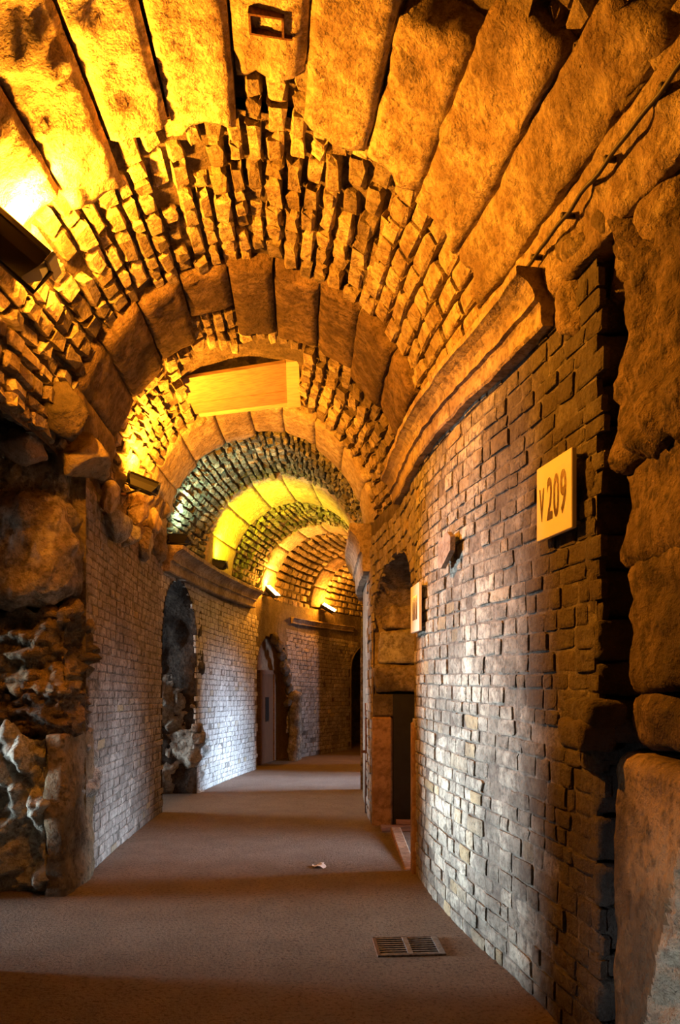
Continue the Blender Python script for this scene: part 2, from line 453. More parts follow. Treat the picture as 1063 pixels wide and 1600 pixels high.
def lay_wall(side, y0, y1, z0, z1, hr, lr, jig, kind, mat, parent, n_sep, stuff='small_ashlar', gap=0.004, depth=0.032, off=0.0, tops=None, rag=None):
    items = []
    z = z0
    while z < z1:
        h = random.uniform(*hr)
        y = y0-random.random()*lr[0]
        if rag: y = y0+rag(z)
        while y < y1:
            l = random.uniform(*lr) if random.random() > 0.12 else lr[1]*random.uniform(1.0, 1.5)
            _, n, t = wallpt(side, y, z)
            dy = l*t.y
            yc, zc = y+dy/2, z+h/2
            y += dy
            if yc < y0-0.02 and not rag: continue
            if tops and zc > tops(yc): continue
            if in_opening(side, yc, zc+floor_z(yc), 0.02): continue
            o = off+random.uniform(-jig, jig)
            if random.random() < 0.05: o -= jig*1.8
            p, n, t = wallpt(side, yc, zc+floor_z(yc), o)
            ax = t if side == 'R' else -t
            ay = Vector((0, 0, 1))
            # right-handed frame with n outwards
            if ax.cross(ay).dot(n) < 0: ax = -ax
            items.append((stone_matrix(p, ax, ay, n, l-gap, h-gap, depth, 0.03, 0.03), random.randrange(16)))
        z += h
    place_stones(items, kind, mat, parent, 'brick', n_sep, stuff)

# right wall, near stretch with the number board
WR = wall_backing('wall_right', 'R', 2.98, 5.86, 3.12, -0.010, M_JOINT, 'pale small-block stone wall on the right carrying the number board')
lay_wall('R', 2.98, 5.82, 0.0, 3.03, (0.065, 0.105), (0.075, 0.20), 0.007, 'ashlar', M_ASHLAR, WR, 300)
# right wall over the doorway and the pillar beyond it
WR2 = wall_backing('wall_right.001', 'R', 5.86, 8.98, 3.12, -0.016, M_MORTAR, 'brown stone wall above the right doorway, with the narrow pillar beyond it')
lay_wall('R', 5.86, 8.95, 0.0, 3.03, (0.08, 0.12), (0.10, 0.22), 0.012, 'ashlar', M_ASHLAR2, WR2, 80)
WR3 = wall_backing('wall_right.002', 'R', 8.98, 24, 3.12, -0.02, M_MORTARP, 'right wall of the gallery curving away behind the pillar', 0.12)
WR0 = wall_backing('wall_right.003', 'R', -4, 2.98, 3.12, -0.30, M_MORTAR, 'right wall beside the camera, behind the big block pier', 0.12)

# left wall, first stretch of grey bricks
WL = wall_backing('wall_left', 'L', 5.76, 8.97, 2.95, -0.007, M_JOINT, 'grey small-block wall on the left between the ruined pier and the dark recess')
lay_wall('L', 5.78, 8.95, 0.0, 2.93, (0.06, 0.085), (0.10, 0.26), 0.003, 'ashlar', M_ASHLAR2, WL, 300,
         rag=lambda z: random.uniform(-0.06, 0.06))
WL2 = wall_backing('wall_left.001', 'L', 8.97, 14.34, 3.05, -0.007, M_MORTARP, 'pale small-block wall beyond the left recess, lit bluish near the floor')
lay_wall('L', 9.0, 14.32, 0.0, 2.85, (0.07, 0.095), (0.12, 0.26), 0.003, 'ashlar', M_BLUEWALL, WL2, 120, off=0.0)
WL3 = wall_backing('wall_far', 'L', 14.34, 26, 3.05, -0.012, M_MORTAR, 'far wall of the gallery where it bends right, brown above and grey below')
lay_wall('L', 16.4, 20.2, 0.0, 2.75, (0.08, 0.11), (0.14, 0.30), 0.006, 'ashlar', M_ASHLAR2, WL3, 0)
WL0 = wall_backing('wall_left.002', 'L', -4, 5.17, 3.6, -0.25, M_MORTAR, 'left wall beside the camera around the near passage', 0.12)

# side passages: barrel tunnels running outwards from each opening
def passage(side, o, length, name, mat, label, seg=0.12, start=0.03, rough=0.03):
    y0, y1, zt, arch = o
    outline = []
    zb = -0.6
    k = 16
    for i in range(9): outline.append((y0, zb+(opening_top(o, y0)-zb)*i/8 if arch else zb+(zt-zb)*i/8))
    for i in range(1, k): 
        u = i/k; y = (y0+y1)/2-(y1-y0)/2*math.cos(math.pi*u) if arch else y0+(y1-y0)*u
        outline.append((y, opening_top(o, y)))
    for i in range(9): outline.append((y1, (opening_top(o, y1) if arch else zt)+(zb-(opening_top(o, y1) if arch else zt))*i/8))
    vs, fs = [], []
    n = int(length/seg)
    ym = (y0+y1)/2
    _, nm, _ = wallpt(side, ym, 1)
    for j in range(n+1):
        for (y, z) in outline:
            p, _, _ = wallpt(side, y, z, 0)
            s = -(start if j == 0 else 0)+j*length/n
            p = p - nm*(s-0.0)
            d = fbm(p, 2.2, 5)*rough*(1 if j > 0 else 0.3)
            vs.append(p+Vector((0, d, d*0.6)))
    m = len(outline)
    for j in range(n):
        for i in range(m-1):
            fs.append((j*m+i, j*m+i+1, (j+1)*m+i+1, (j+1)*m+i))
    return struct(link(name, mesh(name, vs, fs, True), mat), label)
passage('R', OPEN_R[0], 4.2, 'wall_passage', M_ROCK, 'rough stone side passage behind the right doorway', rough=0.05, start=0.0)
passage('R', OPEN_R[1], 4.4, 'wall_passage.001', M_ROCK, 'side passage on the right hidden beyond the pillar')
passage('R', OPEN_R[2], 4.4, 'wall_passage.002', M_ROCK, 'side passage on the right at the bend')
passage('L', (3.90, 5.62, 3.55, False), 4.6, 'wall_passage.003', M_ROCK, 'wide side passage in front of the ruined left pier', rough=0.04)
passage('L', OPEN_L[1], 4.8, 'wall_passage.004', M_BLACKROCK, 'dark arched recess in the left wall', rough=0.10, start=0.0)
passage('L', OPEN_L[3], 3.0, 'wall_passage.005', M_MORTAR, 'dark opening at the end of the far wall')
passage('L', OPEN_L[4], 3.4, 'wall_passage.006', M_ROCK, 'side passage on the left behind the camera')
passage('R', OPEN_R[3], 3.0, 'wall_passage.007', M_ROCK, 'side passage on the right beside the camera')

# ------------------------------------------------------------------ the vault
def vault_backing(name, t0, t1, off, mat, label, holes=None, dt=0.08):
    nt_ = max(2, int((t1-t0)/dt)); nth = 48
    vs, fs = [], []
    for j in range(nt_+1):
        for i in range(nth+1):
            th = -0.08+(math.pi+0.16)*i/nth; t = t0+(t1-t0)*j/nt_
            p = vault(th, t, off); q = fbm(p, 3.5, 4)*0.02
            vs.append(vault(th, t, off+q))
    for j in range(nt_):
        for i in range(nth):
            k = j*(nth+1)+i; fs.append((k, k+1, k+nth+2, k+nth+1))
    return struct(link(name, mesh(name, vs, fs, True), mat), label)

def lay_vault(t0f, t1f, parent, mat, n_sep, course, lr, jig, tilt, kind='rubble', skip=None, stuff='rubble', depth=0.13, gap=0.014, th_range=(0.0, math.pi), name='stone', tidy=None, minpix=0.0):
    items = []
    th = th_range[0]
    while th < th_range[1]:
        tm = (t0f(th)+t1f(th))/2
        l = Vector((LX(YL(tm)), YL(tm), 0)); r = Vector((RX(YR(tm)), YR(tm), 0)); a = (r-l).length/2
        c = random.uniform(*course); dth = c/a
        thc = th+dth/2
        t = t0f(thc)+random.uniform(-0.05, 0.03)
        tend = t1f(thc)+random.uniform(-0.06, 0.06)
        while t < tend:
            s = random.uniform(*lr)
            if random.random() < 0.15: s *= 1.4
            tc = t+s/2; t += s
            if skip and skip(thc, tc): continue
            p, ax, ay, n = vault_frame(thc, tc)
            if ax.cross(ay).dot(n) < 0: ay = -ay
            k = tidy(thc) if tidy else 1.0
            o = random.uniform(-jig, jig)*k
            if random.random() < 0.07*k: o -= jig*1.6
            items.append((stone_matrix(p+n*o, ax, ay, n, s-gap*0.35, c*random.uniform(0.93, 1.02)-gap*(0.4+0.6*k), depth, tilt*k, 0.07*k), random.randrange(16)))
        th += dth
    place_stones(items, kind, mat, parent, name, n_sep, stuff, minpix)

def voussoir(parent, th0, th1, t0, t1, proud, mat, seed, name='voussoir', amp=0.02, gap=0.008, ragged=0.03, thick=0.16, res=0.06):
    """one long block of an arch ring: face on the vault curve, rounded arrises, sides running back into the masonry"""
    a = 1.25
    nt_ = max(5, int((t1-t0)/res)); nth = max(5, int((th1-th0)*a/res))
    vs, fs = [], []
    sd = Vector((seed*5.3, seed*2.1, seed*8.7))
    for j in range(nt_+1):
        for i in range(nth+1):
            u, v = i/nth, j/nt_
            th = th0+gap/a+(th1-th0-2*gap/a)*u
            t = t0+(t1-t0)*v
            e = min(u, 1-u)*(th1-th0)*a; f = min(v, 1-v)*(t1-t0)
            p = vault(th, t)+sd
            if v > 0.85: t += fbm(p, 2.5, 4)*ragged*(v-0.85)/0.15*2
            if v < 0.15: t += fbm(p, 2.5, 4)*ragged*(0.15-v)/0.15*2
            edge = max(0, 1-e/0.02)**2*0.02+max(0, 1-f/0.03)**2*0.03
            disp = fbm(p, 2.4, 6)*amp*0.8+fbm(p, 9, 5)*amp*0.55-max(0, fbm(p+sd, 5, 4)-0.25)*amp*1.6
            vs.append(vault(th, t, -proud+edge+disp))
    w = nth+1
    for j in range(nt_):
        for i in range(nth): fs.append((j*w+i, j*w+i+1, (j+1)*w+i+1, (j+1)*w+i))
    ring = [i for i in range(w)]+[j*w+nth for j in range(1, nt_+1)]+[nt_*w+i for i in range(nth-1, -1, -1)]+[j*w for j in range(nt_-1, 0, -1)]
    n0 = len(vs)
    for k in ring:
        j, i = divmod(k, w)
        vs.append(vault(th0+gap/a+(th1-th0-2*gap/a)*i/nth, t0+(t1-t0)*j/nt_, thick))
    m = len(ring)
    for k in range(m): fs.append((ring[k], n0+k, n0+(k+1) % m, ring[(k+1) % m]))
    return link(name, mesh(name, vs, fs, True), mat, parent)

D = math.radians
# bay 1: big blocks overhead, nearest the camera
C0 = vault_backing('ceiling.004', -4.0, 1.8, 0.12, M_MORTAR, 'vault above and behind the camera', dt=0.3)
C1 = vault_backing('ceiling', 1.8, 4.0, 0.12, M_MORTAR, 'nearest stretch of vault made of big weathered stone blocks')
joints = [0, 15, 29, 45, 60, 75.5, 90, 105, 119, 134, 150, 165, 181]
starts = [2.2, 2.3, 2.75, 3.05, 2.5, 2.4, 2.4, 2.4, 2.4, 2.3, 2.2, 2.2]
ends   = [3.95, 3.98, 4.02, 3.98, 3.93, 3.55, 4.02, 3.98, 4.28, 4.1, 3.9, 3.9]
for i in range(12):
    voussoir(C1, D(joints[i]), D(joints[i+1]), starts[i], ends[i], 0.035+0.02*((i*7) % 5)/5, M_VOUS, i+1, amp=0.035, ragged=0.09, res=0.04)
lay_vault(lambda th: 1.9, lambda th: 2.75 if D(15) < th < D(30) else (3.02 if D(29) < th < D(46) else (2.48 if D(46) < th < D(62) else 2.0)), C1, M_RUBBLE, 60, (0.10, 0.16), (0.12, 0.24), 0.035, 0.25, th_range=(D(14), D(62)), name='stone', stuff='rubble')

# bay 2: rows of thin stones on edge
def r1_end(th):
    d = math.degrees(th)
    return 5.30+0.10*math.sin(d*0.13)+(0.12 if d < 60 else 0)
C2 = vault_backing('ceiling.001', 4.0, 6.5, 0.065, M_MORTAR, 'vault stretch of thin stones set in rows, ending in a ring of brown blocks')
def r1_start(th):
    d = math.degrees(th)
    for k in range(12):
        if joints[k] <= d < joints[k+1]: return ends[k]-0.02
    return 3.95
lay_vault(r1_start, r1_end, C2, M_RUBBLE, 240, (0.085, 0.14), (0.12, 0.27), 0.02, 0.09, th_range=(D(48), math.pi), skip=lambda th, t: random.random() < 0.025, tidy=lambda th: 1.3 if th > D(152) else (0.45 if th > D(112) else 1.0))
lay_vault(r1_start, r1_end, C2, M_VOUS, 100, (0.11, 0.15), (0.16, 0.30), 0.006, 0.03, kind='ashlar', gap=0.006, depth=0.10, th_range=(0.0, D(48)), name='small_block', stuff='small_blocks')
j2 = [0, 17, 33, 50, 66, 82, 97, 113, 129, 146, 163, 181]
e2 = [6.5, 6.5, 6.52, 6.5, 6.48, 6.42, 6.02, 6.38, 6.45, 6.5, 6.5]
for i in range(11):
    voussoir(C2, D(j2[i]), D(j2[i+1]), 5.36, e2[i], 0.02+0.015*(i % 3), M_VOUSD, 20+i, amp=0.018, ragged=0.04, name='voussoir')

# bay 3: ragged stones lit by the second floodlight, then the pale ring
C3 = vault_backing('ceiling.002', 6.5, 9.25, 0.065, M_MORTAR, 'vault stretch with ragged stones and the boarded shaft, ending in a pale ring')
def skip3(th, t):
    d = math.degrees(th)
    return 6.62 < t < 8.05 and 72 < d < 124 and not (t < 6.75 and d > 95)
lay_vault(lambda th: (6.05 if D(97) < th < D(113) else 6.47), lambda th: 8.1, C3, M_RUBBLE, 300, (0.085, 0.14), (0.13, 0.26), 0.026, 0.12, skip=skip3)
j3 = [0, 20, 41, 60, 78, 95, 113, 133, 152, 168, 181]
for i in range(10):
    voussoir(C3, D(j3[i]), D(j3[i+1]), 8.12, 9.15 if i not in (3, 4) else 9.0, 0.02, M_VOUSP, 40+i, amp=0.012, ragged=0.05, res=0.04, gap=0.004)

# bay 4: green-lit rubble, yellow ring, brown rubble
C4 = vault_backing('ceiling.003', 9.25, 14.45, 0.06, M_MORTAR, 'vault stretch of small grey rubble with the smooth yellow-lit ring')
lay_vault(lambda th: 9.12, lambda th: 11.05, C4, M_GREEN, 200, (0.065, 0.11), (0.08, 0.19), 0.028, 0.28)
j4 = [0, 22, 45, 68, 90, 112, 135, 158, 181]
for i in range(8):
    voussoir(C4, D(j4[i]), D(j4[i+1]), 11.1, 12.6, 0.03, M_VOUSP, 60+i, amp=0.008, ragged=0.02, res=0.05, gap=0.0015)
lay_vault(lambda th: 12.6, lambda th: 14.4, C4, M_GREEN, 0, (0.08, 0.12), (0.10, 0.22), 0.025, 0.22)

# bay 5 and beyond: orange-lit bricks and rings at the bend
C5 = vault_backing('ceiling.005', 14.45, 23.0, 0.10, M_MORTAR, 'far vault at the bend, neat bricks and block rings lit orange', dt=0.16)
for i in range(8):
    voussoir(C5, D(j4[i]), D(j4[i+1]), 14.45, 15.2, 0.03, M_VOUSP, 80+i, amp=0.01, res=0.06, gap=0.004)
lay_vault(lambda th: 15.2, lambda th: 17.3, C5, M_RUBBLE, 0, (0.14, 0.16), (0.24, 0.34), 0.008, 0.05, kind='ashlar', gap=0.025)
for i in range(8):
    voussoir(C5, D(j4[i]), D(j4[i+1]), 17.3, 18.0, 0.03, M_VOUSD, 90+i, amp=0.01, res=0.06, gap=0.004)
lay_vault(lambda th: 18.0, lambda th: 22.5, C5, M_RUBBLE, 0, (0.14, 0.16), (0.24, 0.34), 0.008, 0.05, kind='ashlar', gap=0.025)

# ------------------------------------------------------------------ cornices
def cornice(name, side, y0, y1, z0, h, p, label, mat=M_CORN, amp=0.008, blocks=None):
    prof = [(-0.06, 0.0), (0.30, 0.0), (0.36, 0.05), (0.36, 0.34), (0.40, 0.40), (0.52, 0.42), (0.50, 0.50), (0.56, 0.62), (0.70, 0.74), (0.90, 0.82), (0.98, 0.84), (1.0, 0.97), (0.97, 1.0), (-0.06, 1.0)]
    root = None
    cuts = blocks or [y0, y1]
    objs = []
    root = empty(name, wallpt(side, (y0+y1)/2, z0)[0]); struct(root, label)
    for b in range(len(cuts)-1):
        a0, a1 = cuts[b]+0.003, cuts[b+1]-0.003
        n = max(3, int((a1-a0)/0.07)); m = len(prof)
        vs, fs = [], []
        for i in range(n+1):
            y = a0+(a1-a0)*i/n
            for (u, v) in prof:
                q, nn, _ = wallpt(side, y, z0+floor_z(y)*0+v*h, u*p)
                d = fbm(q, 7, 4)*amp+fbm(q, 2, 3)*amp
                vs.append(q+nn*d+Vector((0, 0, d*0.5))-root.location)
        for i in range(n):
            for k in range(m): fs.append((i*m+k, i*m+(k+1) % m, (i+1)*m+(k+1) % m, (i+1)*m+k))
        fs.append(tuple(range(m))); fs.append(tuple(n*m+k for k in range(m)))
        link('cornice_block', mesh('cornice_block', vs, fs), mat, root)
    return root
cornice('trim_1', 'R', 3.34, 6.85, 3.02, 0.25, 0.17, 'long moulded stone cornice on top of the right wall', blocks=[3.34, 4.55, 5.6, 6.85])
cornice('trim_2', 'R', 8.30, 11.6, 2.62, 0.52, 0.22, 'moulded cornice curving round the right pillar beyond the doorway')
cornice('trim_3', 'L', 9.0, 14.0, 2.72, 0.31, 0.24, 'moulded cornice above the dark recess on the left', blocks=[9.0, 10.6, 12.2, 14.0])
cornice('trim_4', 'L', 16.6, 20.0, 2.62, 0.14, 0.08, 'thin stone ledge along the top of the far wall')

# ------------------------------------------------------------------ ruined pier on the left
PIER = empty('wall_pier', (-2.6, 5.5, 0)); struct(PIER, 'ruined and eroded stone pier on the left, facing the camera')
def rock(name, parent, mat, *a, **k):
    me = rock_mesh(name, *a, **k); o = link(name, me, mat)
    if parent is not None:
        o.parent = parent; o.matrix_local = Matrix.Translation(-parent.location)
    return o
rock('broken_block', PIER, M_ROCKG, -4.6, -1.97, 5.22, 5.95, -0.15, 1.10, seg=0.02, amp=0.13, freq=1.7, bevel=0.05, seed=1, ridged=0.22)
rock('corner_block', PIER, M_ROCKD, -2.0, -1.86, 5.19, 5.84, -0.15, 1.10, seg=0.025, amp=0.03, freq=3.2, bevel=0.02, seed=2)
rock('eroded_course', PIER, M_ROCKD, -4.6, -1.90, 5.30, 5.84, 1.10, 1.42, seg=0.025, amp=0.10, freq=3.4, bevel=0.05, layer=2.6, seed=3, ridged=0.10)
rock('eroded_course', PIER, M_ROCKD, -4.6, -1.89, 5.34, 5.84, 1.40, 1.95, seg=0.025, amp=0.11, freq=3.0, bevel=0.05, layer=2.2, seed=4, ridged=0.12)
rock('bulging_block', PIER, M_ROCK, -4.6, -1.89, 5.16, 5.86, 1.95, 2.78, seg=0.028, amp=0.13, freq=1.6, bevel=0.22, seed=5, layer=0.8, ridged=0.06)
rock('upper_block', PIER, M_ROCK, -4.8, -1.92, 5.35, 6.1, 2.70, 3.25, seg=0.035, amp=0.10, freq=1.9, bevel=0.12, seed=6)
rock('core_rubble', PIER, M_ROCK, -4.8, -2.02, 5.45, 8.9, 2.85, 3.5, seg=0.05, amp=0.12, freq=2.6, bevel=0.06, seed=8, ridged=0.08)

# loose broken stones on the pier's top
def boulder(loc, size, seed, label, mat=M_BOULDER, rot=(0, 0, 0), cuts=9):
    o = link('broken_stone', boulder_mesh('broken_stone', size, seed, cuts), mat)
    o.location = loc; o.rotation_euler = rot
    return tag(o, label, 'stone', 'broken stones lodged on top of the left pier')
boulder(pix(98, 640, 5.08), (0.32, 0.26, 0.27), 17, 'angular orange-topped broken stone jutting above the left pier', M_ROCKD, rot=(0.9, 0.6, 0.4), cuts=6)
boulder(pix(42, 695, 5.05), (0.27, 0.22, 0.18), 5, 'pale wedge-shaped broken stone lying below the angular orange one', rot=(0.1, 0.4, 0.1))
boulder(pix(120, 715, 5.45), (0.40, 0.30, 0.28), 11, 'dark brown rounded stone between the pale wedge and the grey brick wall', M_ROCK, rot=(0, 0.6, 0))

# rubble lumps where the grey wall meets the vault
for k, (x, y, d, s) in enumerate([(182, 815, 6.5, 0.26), (205, 835, 7.2, 0.24), (228, 850, 8.0, 0.26), (172, 780, 6.1, 0.2), (215, 800, 7.3, 0.22), (240, 815, 8.2, 0.22)]):
    o = link('core_stone', boulder_mesh('core_stone', (s*0.6, s*1.4, s*0.9), 30+k), M_ROCKG if k < 3 else M_BOULDER, WL)
    o.location = pix(x, y, d); o.rotation_euler = (0.2*k, 0.1, 0.1*k)

# quoin and far jamb of the dark recess: rough rock facing the camera
JAMB = empty('wall_jamb', (-2.2, 10.8, -0.15)); struct(JAMB, 'rough rock jamb inside the dark recess on the left')
rock('rough_block', JAMB, M_ROCKG, -4.5, -1.97, 10.72, 11.3, -0.4, 0.75, seg=0.035, amp=0.12, freq=1.8, bevel=0.08, seed=12, ridged=0.12)
rock('rough_block', JAMB, M_ROCKG, -4.5, -2.0, 10.74, 11.3, 0.72, 1.55, seg=0.035, amp=0.11, freq=2.2, bevel=0.08, seed=13, ridged=0.10)
rock('rough_block', JAMB, M_BLACKROCK, -4.5, -2.0, 10.78, 11.3, 1.5, 2.6, seg=0.05, amp=0.08, freq=2.2, bevel=0.08, seed=14)  # upper block in near-black rock, darker than the grey ones below
for k, (z, w, h) in enumerate([(0.55, 0.16, 0.15), (0.71, 0.13, 0.12)]):
    rock('edge_stone', JAMB, M_ROCK if k % 2 else M_ROCKG, -2.06, -2.06+w, 10.60, 10.85, z, z+h, seg=0.03, amp=0.02, freq=6, bevel=0.02, seed=150+k)

# ------------------------------------------------------------------ pier of big blocks on the right, beside the camera
PR = empty('wall_pier.001', (1.6, 2.4, 0)); struct(PR, 'pier of big worn blocks at the right edge of the picture')
rock('big_block', PR, M_ROCKD, 1.02, 2.3, 1.75, 2.90, -0.1, 1.225, seg=0.014, amp=0.022, freq=1.8, bevel=0.07, seed=21)
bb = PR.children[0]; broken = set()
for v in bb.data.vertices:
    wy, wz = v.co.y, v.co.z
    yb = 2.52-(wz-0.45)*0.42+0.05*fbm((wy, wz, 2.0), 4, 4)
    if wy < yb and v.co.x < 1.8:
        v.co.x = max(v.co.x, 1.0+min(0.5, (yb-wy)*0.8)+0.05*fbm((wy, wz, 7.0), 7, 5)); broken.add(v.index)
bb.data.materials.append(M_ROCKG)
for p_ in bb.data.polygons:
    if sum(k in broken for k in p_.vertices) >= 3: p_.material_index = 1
rock('big_block', PR, M_ROCKD, 1.075, 2.3, 1.8, 2.86, 1.235, 1.43, seg=0.03, amp=0.03, freq=3, bevel=0.05, seed=22)
rock('big_block', PR, M_ROCKD, 1.07, 2.3, 1.8, 2.86, 1.44, 1.93, seg=0.03, amp=0.045, freq=2.5, bevel=0.05, layer=1.6, seed=23)
rock('big_block', PR, M_ROCKD, 1.06, 2.3, 1.8, 2.90, 1.90, 2.28, seg=0.03, amp=0.04, freq=2.5, bevel=0.05, layer=1.4, seed=24)
rock('rough_core', PR, M_ROCKD, 1.04, 2.3, 1.6, 2.93, 2.26, 3.0, seg=0.028, amp=0.06, freq=2.6, bevel=0.08, seed=25, ridged=0.07)
rock('rough_core', PR, M_ROCKD, 1.10, 2.3, 1.5, 3.0, 2.95, 3.42, seg=0.035, amp=0.08, freq=2.6, bevel=0.10, seed=26, ridged=0.07)
# end face of the right wall, stones turned towards the camera
zz = 0.0; kk = 0
while zz < 3.0:
    h = random.uniform(0.10, 0.20)
    x0 = 0.985+random.uniform(-0.006, 0.006)
    yb = 3.0+random.uniform(-0.02, 0.02)-(0.06 if zz < 1.6 else 0)
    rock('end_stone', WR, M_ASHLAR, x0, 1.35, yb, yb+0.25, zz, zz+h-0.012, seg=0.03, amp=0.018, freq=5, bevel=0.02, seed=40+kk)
    zz += h; kk += 1
for k, (x, y, w, h) in enumerate([(940, 1115, 0.16, 0.10), (925, 1150, 0.15, 0.11), (965, 1140, 0.12, 0.09)]):
    p = pix(x, y, 2.9)
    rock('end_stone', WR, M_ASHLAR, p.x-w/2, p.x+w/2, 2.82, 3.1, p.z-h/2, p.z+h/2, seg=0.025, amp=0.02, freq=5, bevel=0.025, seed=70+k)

# big stones behind the cornice's near end, under the vault
for k, (x, y, d, s, r) in enumerate([(915, 440, 3.15, (0.22, 0.28, 0.36), 0.5), (985, 370, 2.85, (0.26, 0.3, 0.34), 0.2), (1040, 300, 2.6, (0.22, 0.3, 0.28), 0.3)]):
    o = link('springer_stone', boulder_mesh('springer_stone', s, 60+k, 8), M_VOUS, PR)
    q = pix(x, y, d)+Vector((0.09, 0.05, 0)); o.location = q-PR.location; o.rotation_euler = (0.1, r, 0.2)
for k in range(14):
    d = 2.4+k*0.085
    q = Vector((RX(d)+0.03+random.uniform(-.02, .03), d, 3.23+random.uniform(-.03, .05)))
    s = random.uniform(0.07, 0.13)
    o = link('packing_stone', boulder_mesh('packing_stone', (s, s*1.3, s*0.9), 80+k, 7, 1), M_RUBBLE, PR)
    o.location = q-PR.location; o.rotation_euler = (random.random(), random.random(), random.random())

# ------------------------------------------------------------------ right doorway
DR = empty('door_2', (0.6, 7.0, -0.05))
struct(DR, 'right-hand doorway with tan jamb posts and a dark impost under the rough arch')
def part(name, parent, mat, *a, bev=0.01):
    x0, x1, y0, y1, z0, z1 = a
    L = parent.location
    return link(name, box_mesh(name, x0-L.x, x1-L.x, y0-L.y, y1-L.y, z0-L.z, z1-L.z, bev=bev), mat, parent)
fz = floor_z(8.1)
part('jamb_post', DR, M_JAMB, 0.338, 0.55, 8.04, 8.22, fz-0.02, 1.06, bev=0.02)
part('jamb_post', DR, M_JAMB, 0.545, 0.63, 5.80, 5.94, -0.03, 1.14, bev=0.012)
part('impost', DR, M_MORTAR, 0.35, 0.60, 8.08, 8.24, 1.065, 1.30, bev=0.02)
part('threshold', DR, M_JAMB, 0.50, 0.60, 5.95, 7.60, -0.10, 0.0, bev=0.01)
part('door_or_gap_panel', DR, M_DARKGAP, 0.555, 1.15, 8.06, 8.12, fz, 1.30, bev=0.006)  # dark panel added so the open gap in this doorway reads dark
rj = [(1.30, 1.62), (1.62, 1.98), (1.98, 2.25), (2.25, 2.5)]
for k, (a0, a1) in enumerate(rj):
    rock('arch_stone', DR, M_ROCKG if k % 2 else M_ROCK, 0.37+0.03*k, 1.2, 8.06+0.0*k, 8.4, a0+0.005, a1-0.005, seg=0.04, amp=0.03, freq=3, bevel=0.04, seed=90+k)
pl = link('plank', box_mesh('plank', -0.19, 0.25, -0.06, 0.06, -0.025, 0.025, bev=0.004), M_PLANK)
pl.location = (0.60, 7.72, floor_z(7.72)+0.03); pl.rotation_euler = (0, 0, 0.05); tag(pl, 'dark plank lying on the floor across the right doorway', 'plank')
pl = link('plank', box_mesh('plank', -0.15, 0.25, -0.06, 0.06, -0.018, 0.018, bev=0.004), M_PLANK)
pl.location = (0.72, 7.80, floor_z(7.8)+0.077); pl.rotation_euler = (0, 0, -0.03); tag(pl, 'shorter plank resting on top of the dark plank in the right doorway', 'plank')
# iron post at the corner of the pillar
ip = empty('gate_post', (0.303, 8.93, floor_z(8.93))); tag(ip, 'thin iron gate post standing against the lit pillar edge', 'post')
link('post', tube_mesh('post', [(0, 0, 0), (0, 0, 1.28)], 0.016), M_IRON, ip)
link('latch', box_mesh('latch', -0.06, 0.02, -0.015, 0.015, 0.70, 0.73), M_IRON, ip)
link('knob', tube_mesh('knob', [(-0.02, 0, 1.12), (0.02, 0, 1.12)], 0.02), M_GREYMETAL, ip)

# ------------------------------------------------------------------ walled-up niche with a door at the bend
ND = empty('door_1', (-1.6, 15.4, floor_z(15.4))); struct(ND, 'brown wooden door in an ochre walled-up niche at the bend')
def niche_pt(y, z, off): return wallpt('L', y, z, off)[0]-ND.location
def niche_slab(name, mat, y0, y1, z0, z1, o0, o1, n=6):
    vs, fs = [], []
    for i in range(n+1):
        y = y0+(y1-y0)*i/n
        for (z, o) in ((z0, o0), (z1, o0), (z1, o1), (z0, o1)): vs.append(niche_pt(y, z, o))
    for i in range(n):
        for k in range(4): fs.append((i*4+k, i*4+(k+1) % 4, i*4+4+(k+1) % 4, i*4+4+k))
    fs += [(0, 1, 2, 3), (n*4, n*4+1, n*4+2, n*4+3)]
    return link(name, mesh(name, vs, fs), mat, ND)
niche_slab('infill', M_PLASTER, 14.3, 17.3, -0.5, 2.45, -0.30, -0.42)
dr = niche_slab('door_or_gap_panel', M_DOOR, 15.35, 16.15, -0.30, 1.52, -0.25, -0.30)
pn = niche_slab('window_pane', M_BLACK, 15.65, 15.85, 0.55, 1.05, -0.24, -0.25); pn.parent = dr
for (a, b) in ((15.27, 15.35), (16.15, 16.23)): niche_slab('door_frame', M_PLANK, a, b, -0.30, 1.60, -0.22, -0.30)
niche_slab('door_frame', M_PLANK, 15.27, 16.23, 1.52, 1.60, -0.22, -0.30)
for k in range(8):
    an = k/7.0
    y = 16.45-0.9*(an**1.7); z = 0.9+1.35*an**0.8
    o = link('arch_stone', boulder_mesh('arch_stone', (0.16, 0.2, 0.2), 120+k, 8, 1), M_MORTAR, ND)
    o.location = niche_pt(y, z, 0.0)
rock('rubble_jamb', ND, M_ROCK, -1.12, -0.85, 16.35, 17.0, -0.6, 1.1, seg=0.05, amp=0.08, freq=3, bevel=0.06, seed=130)

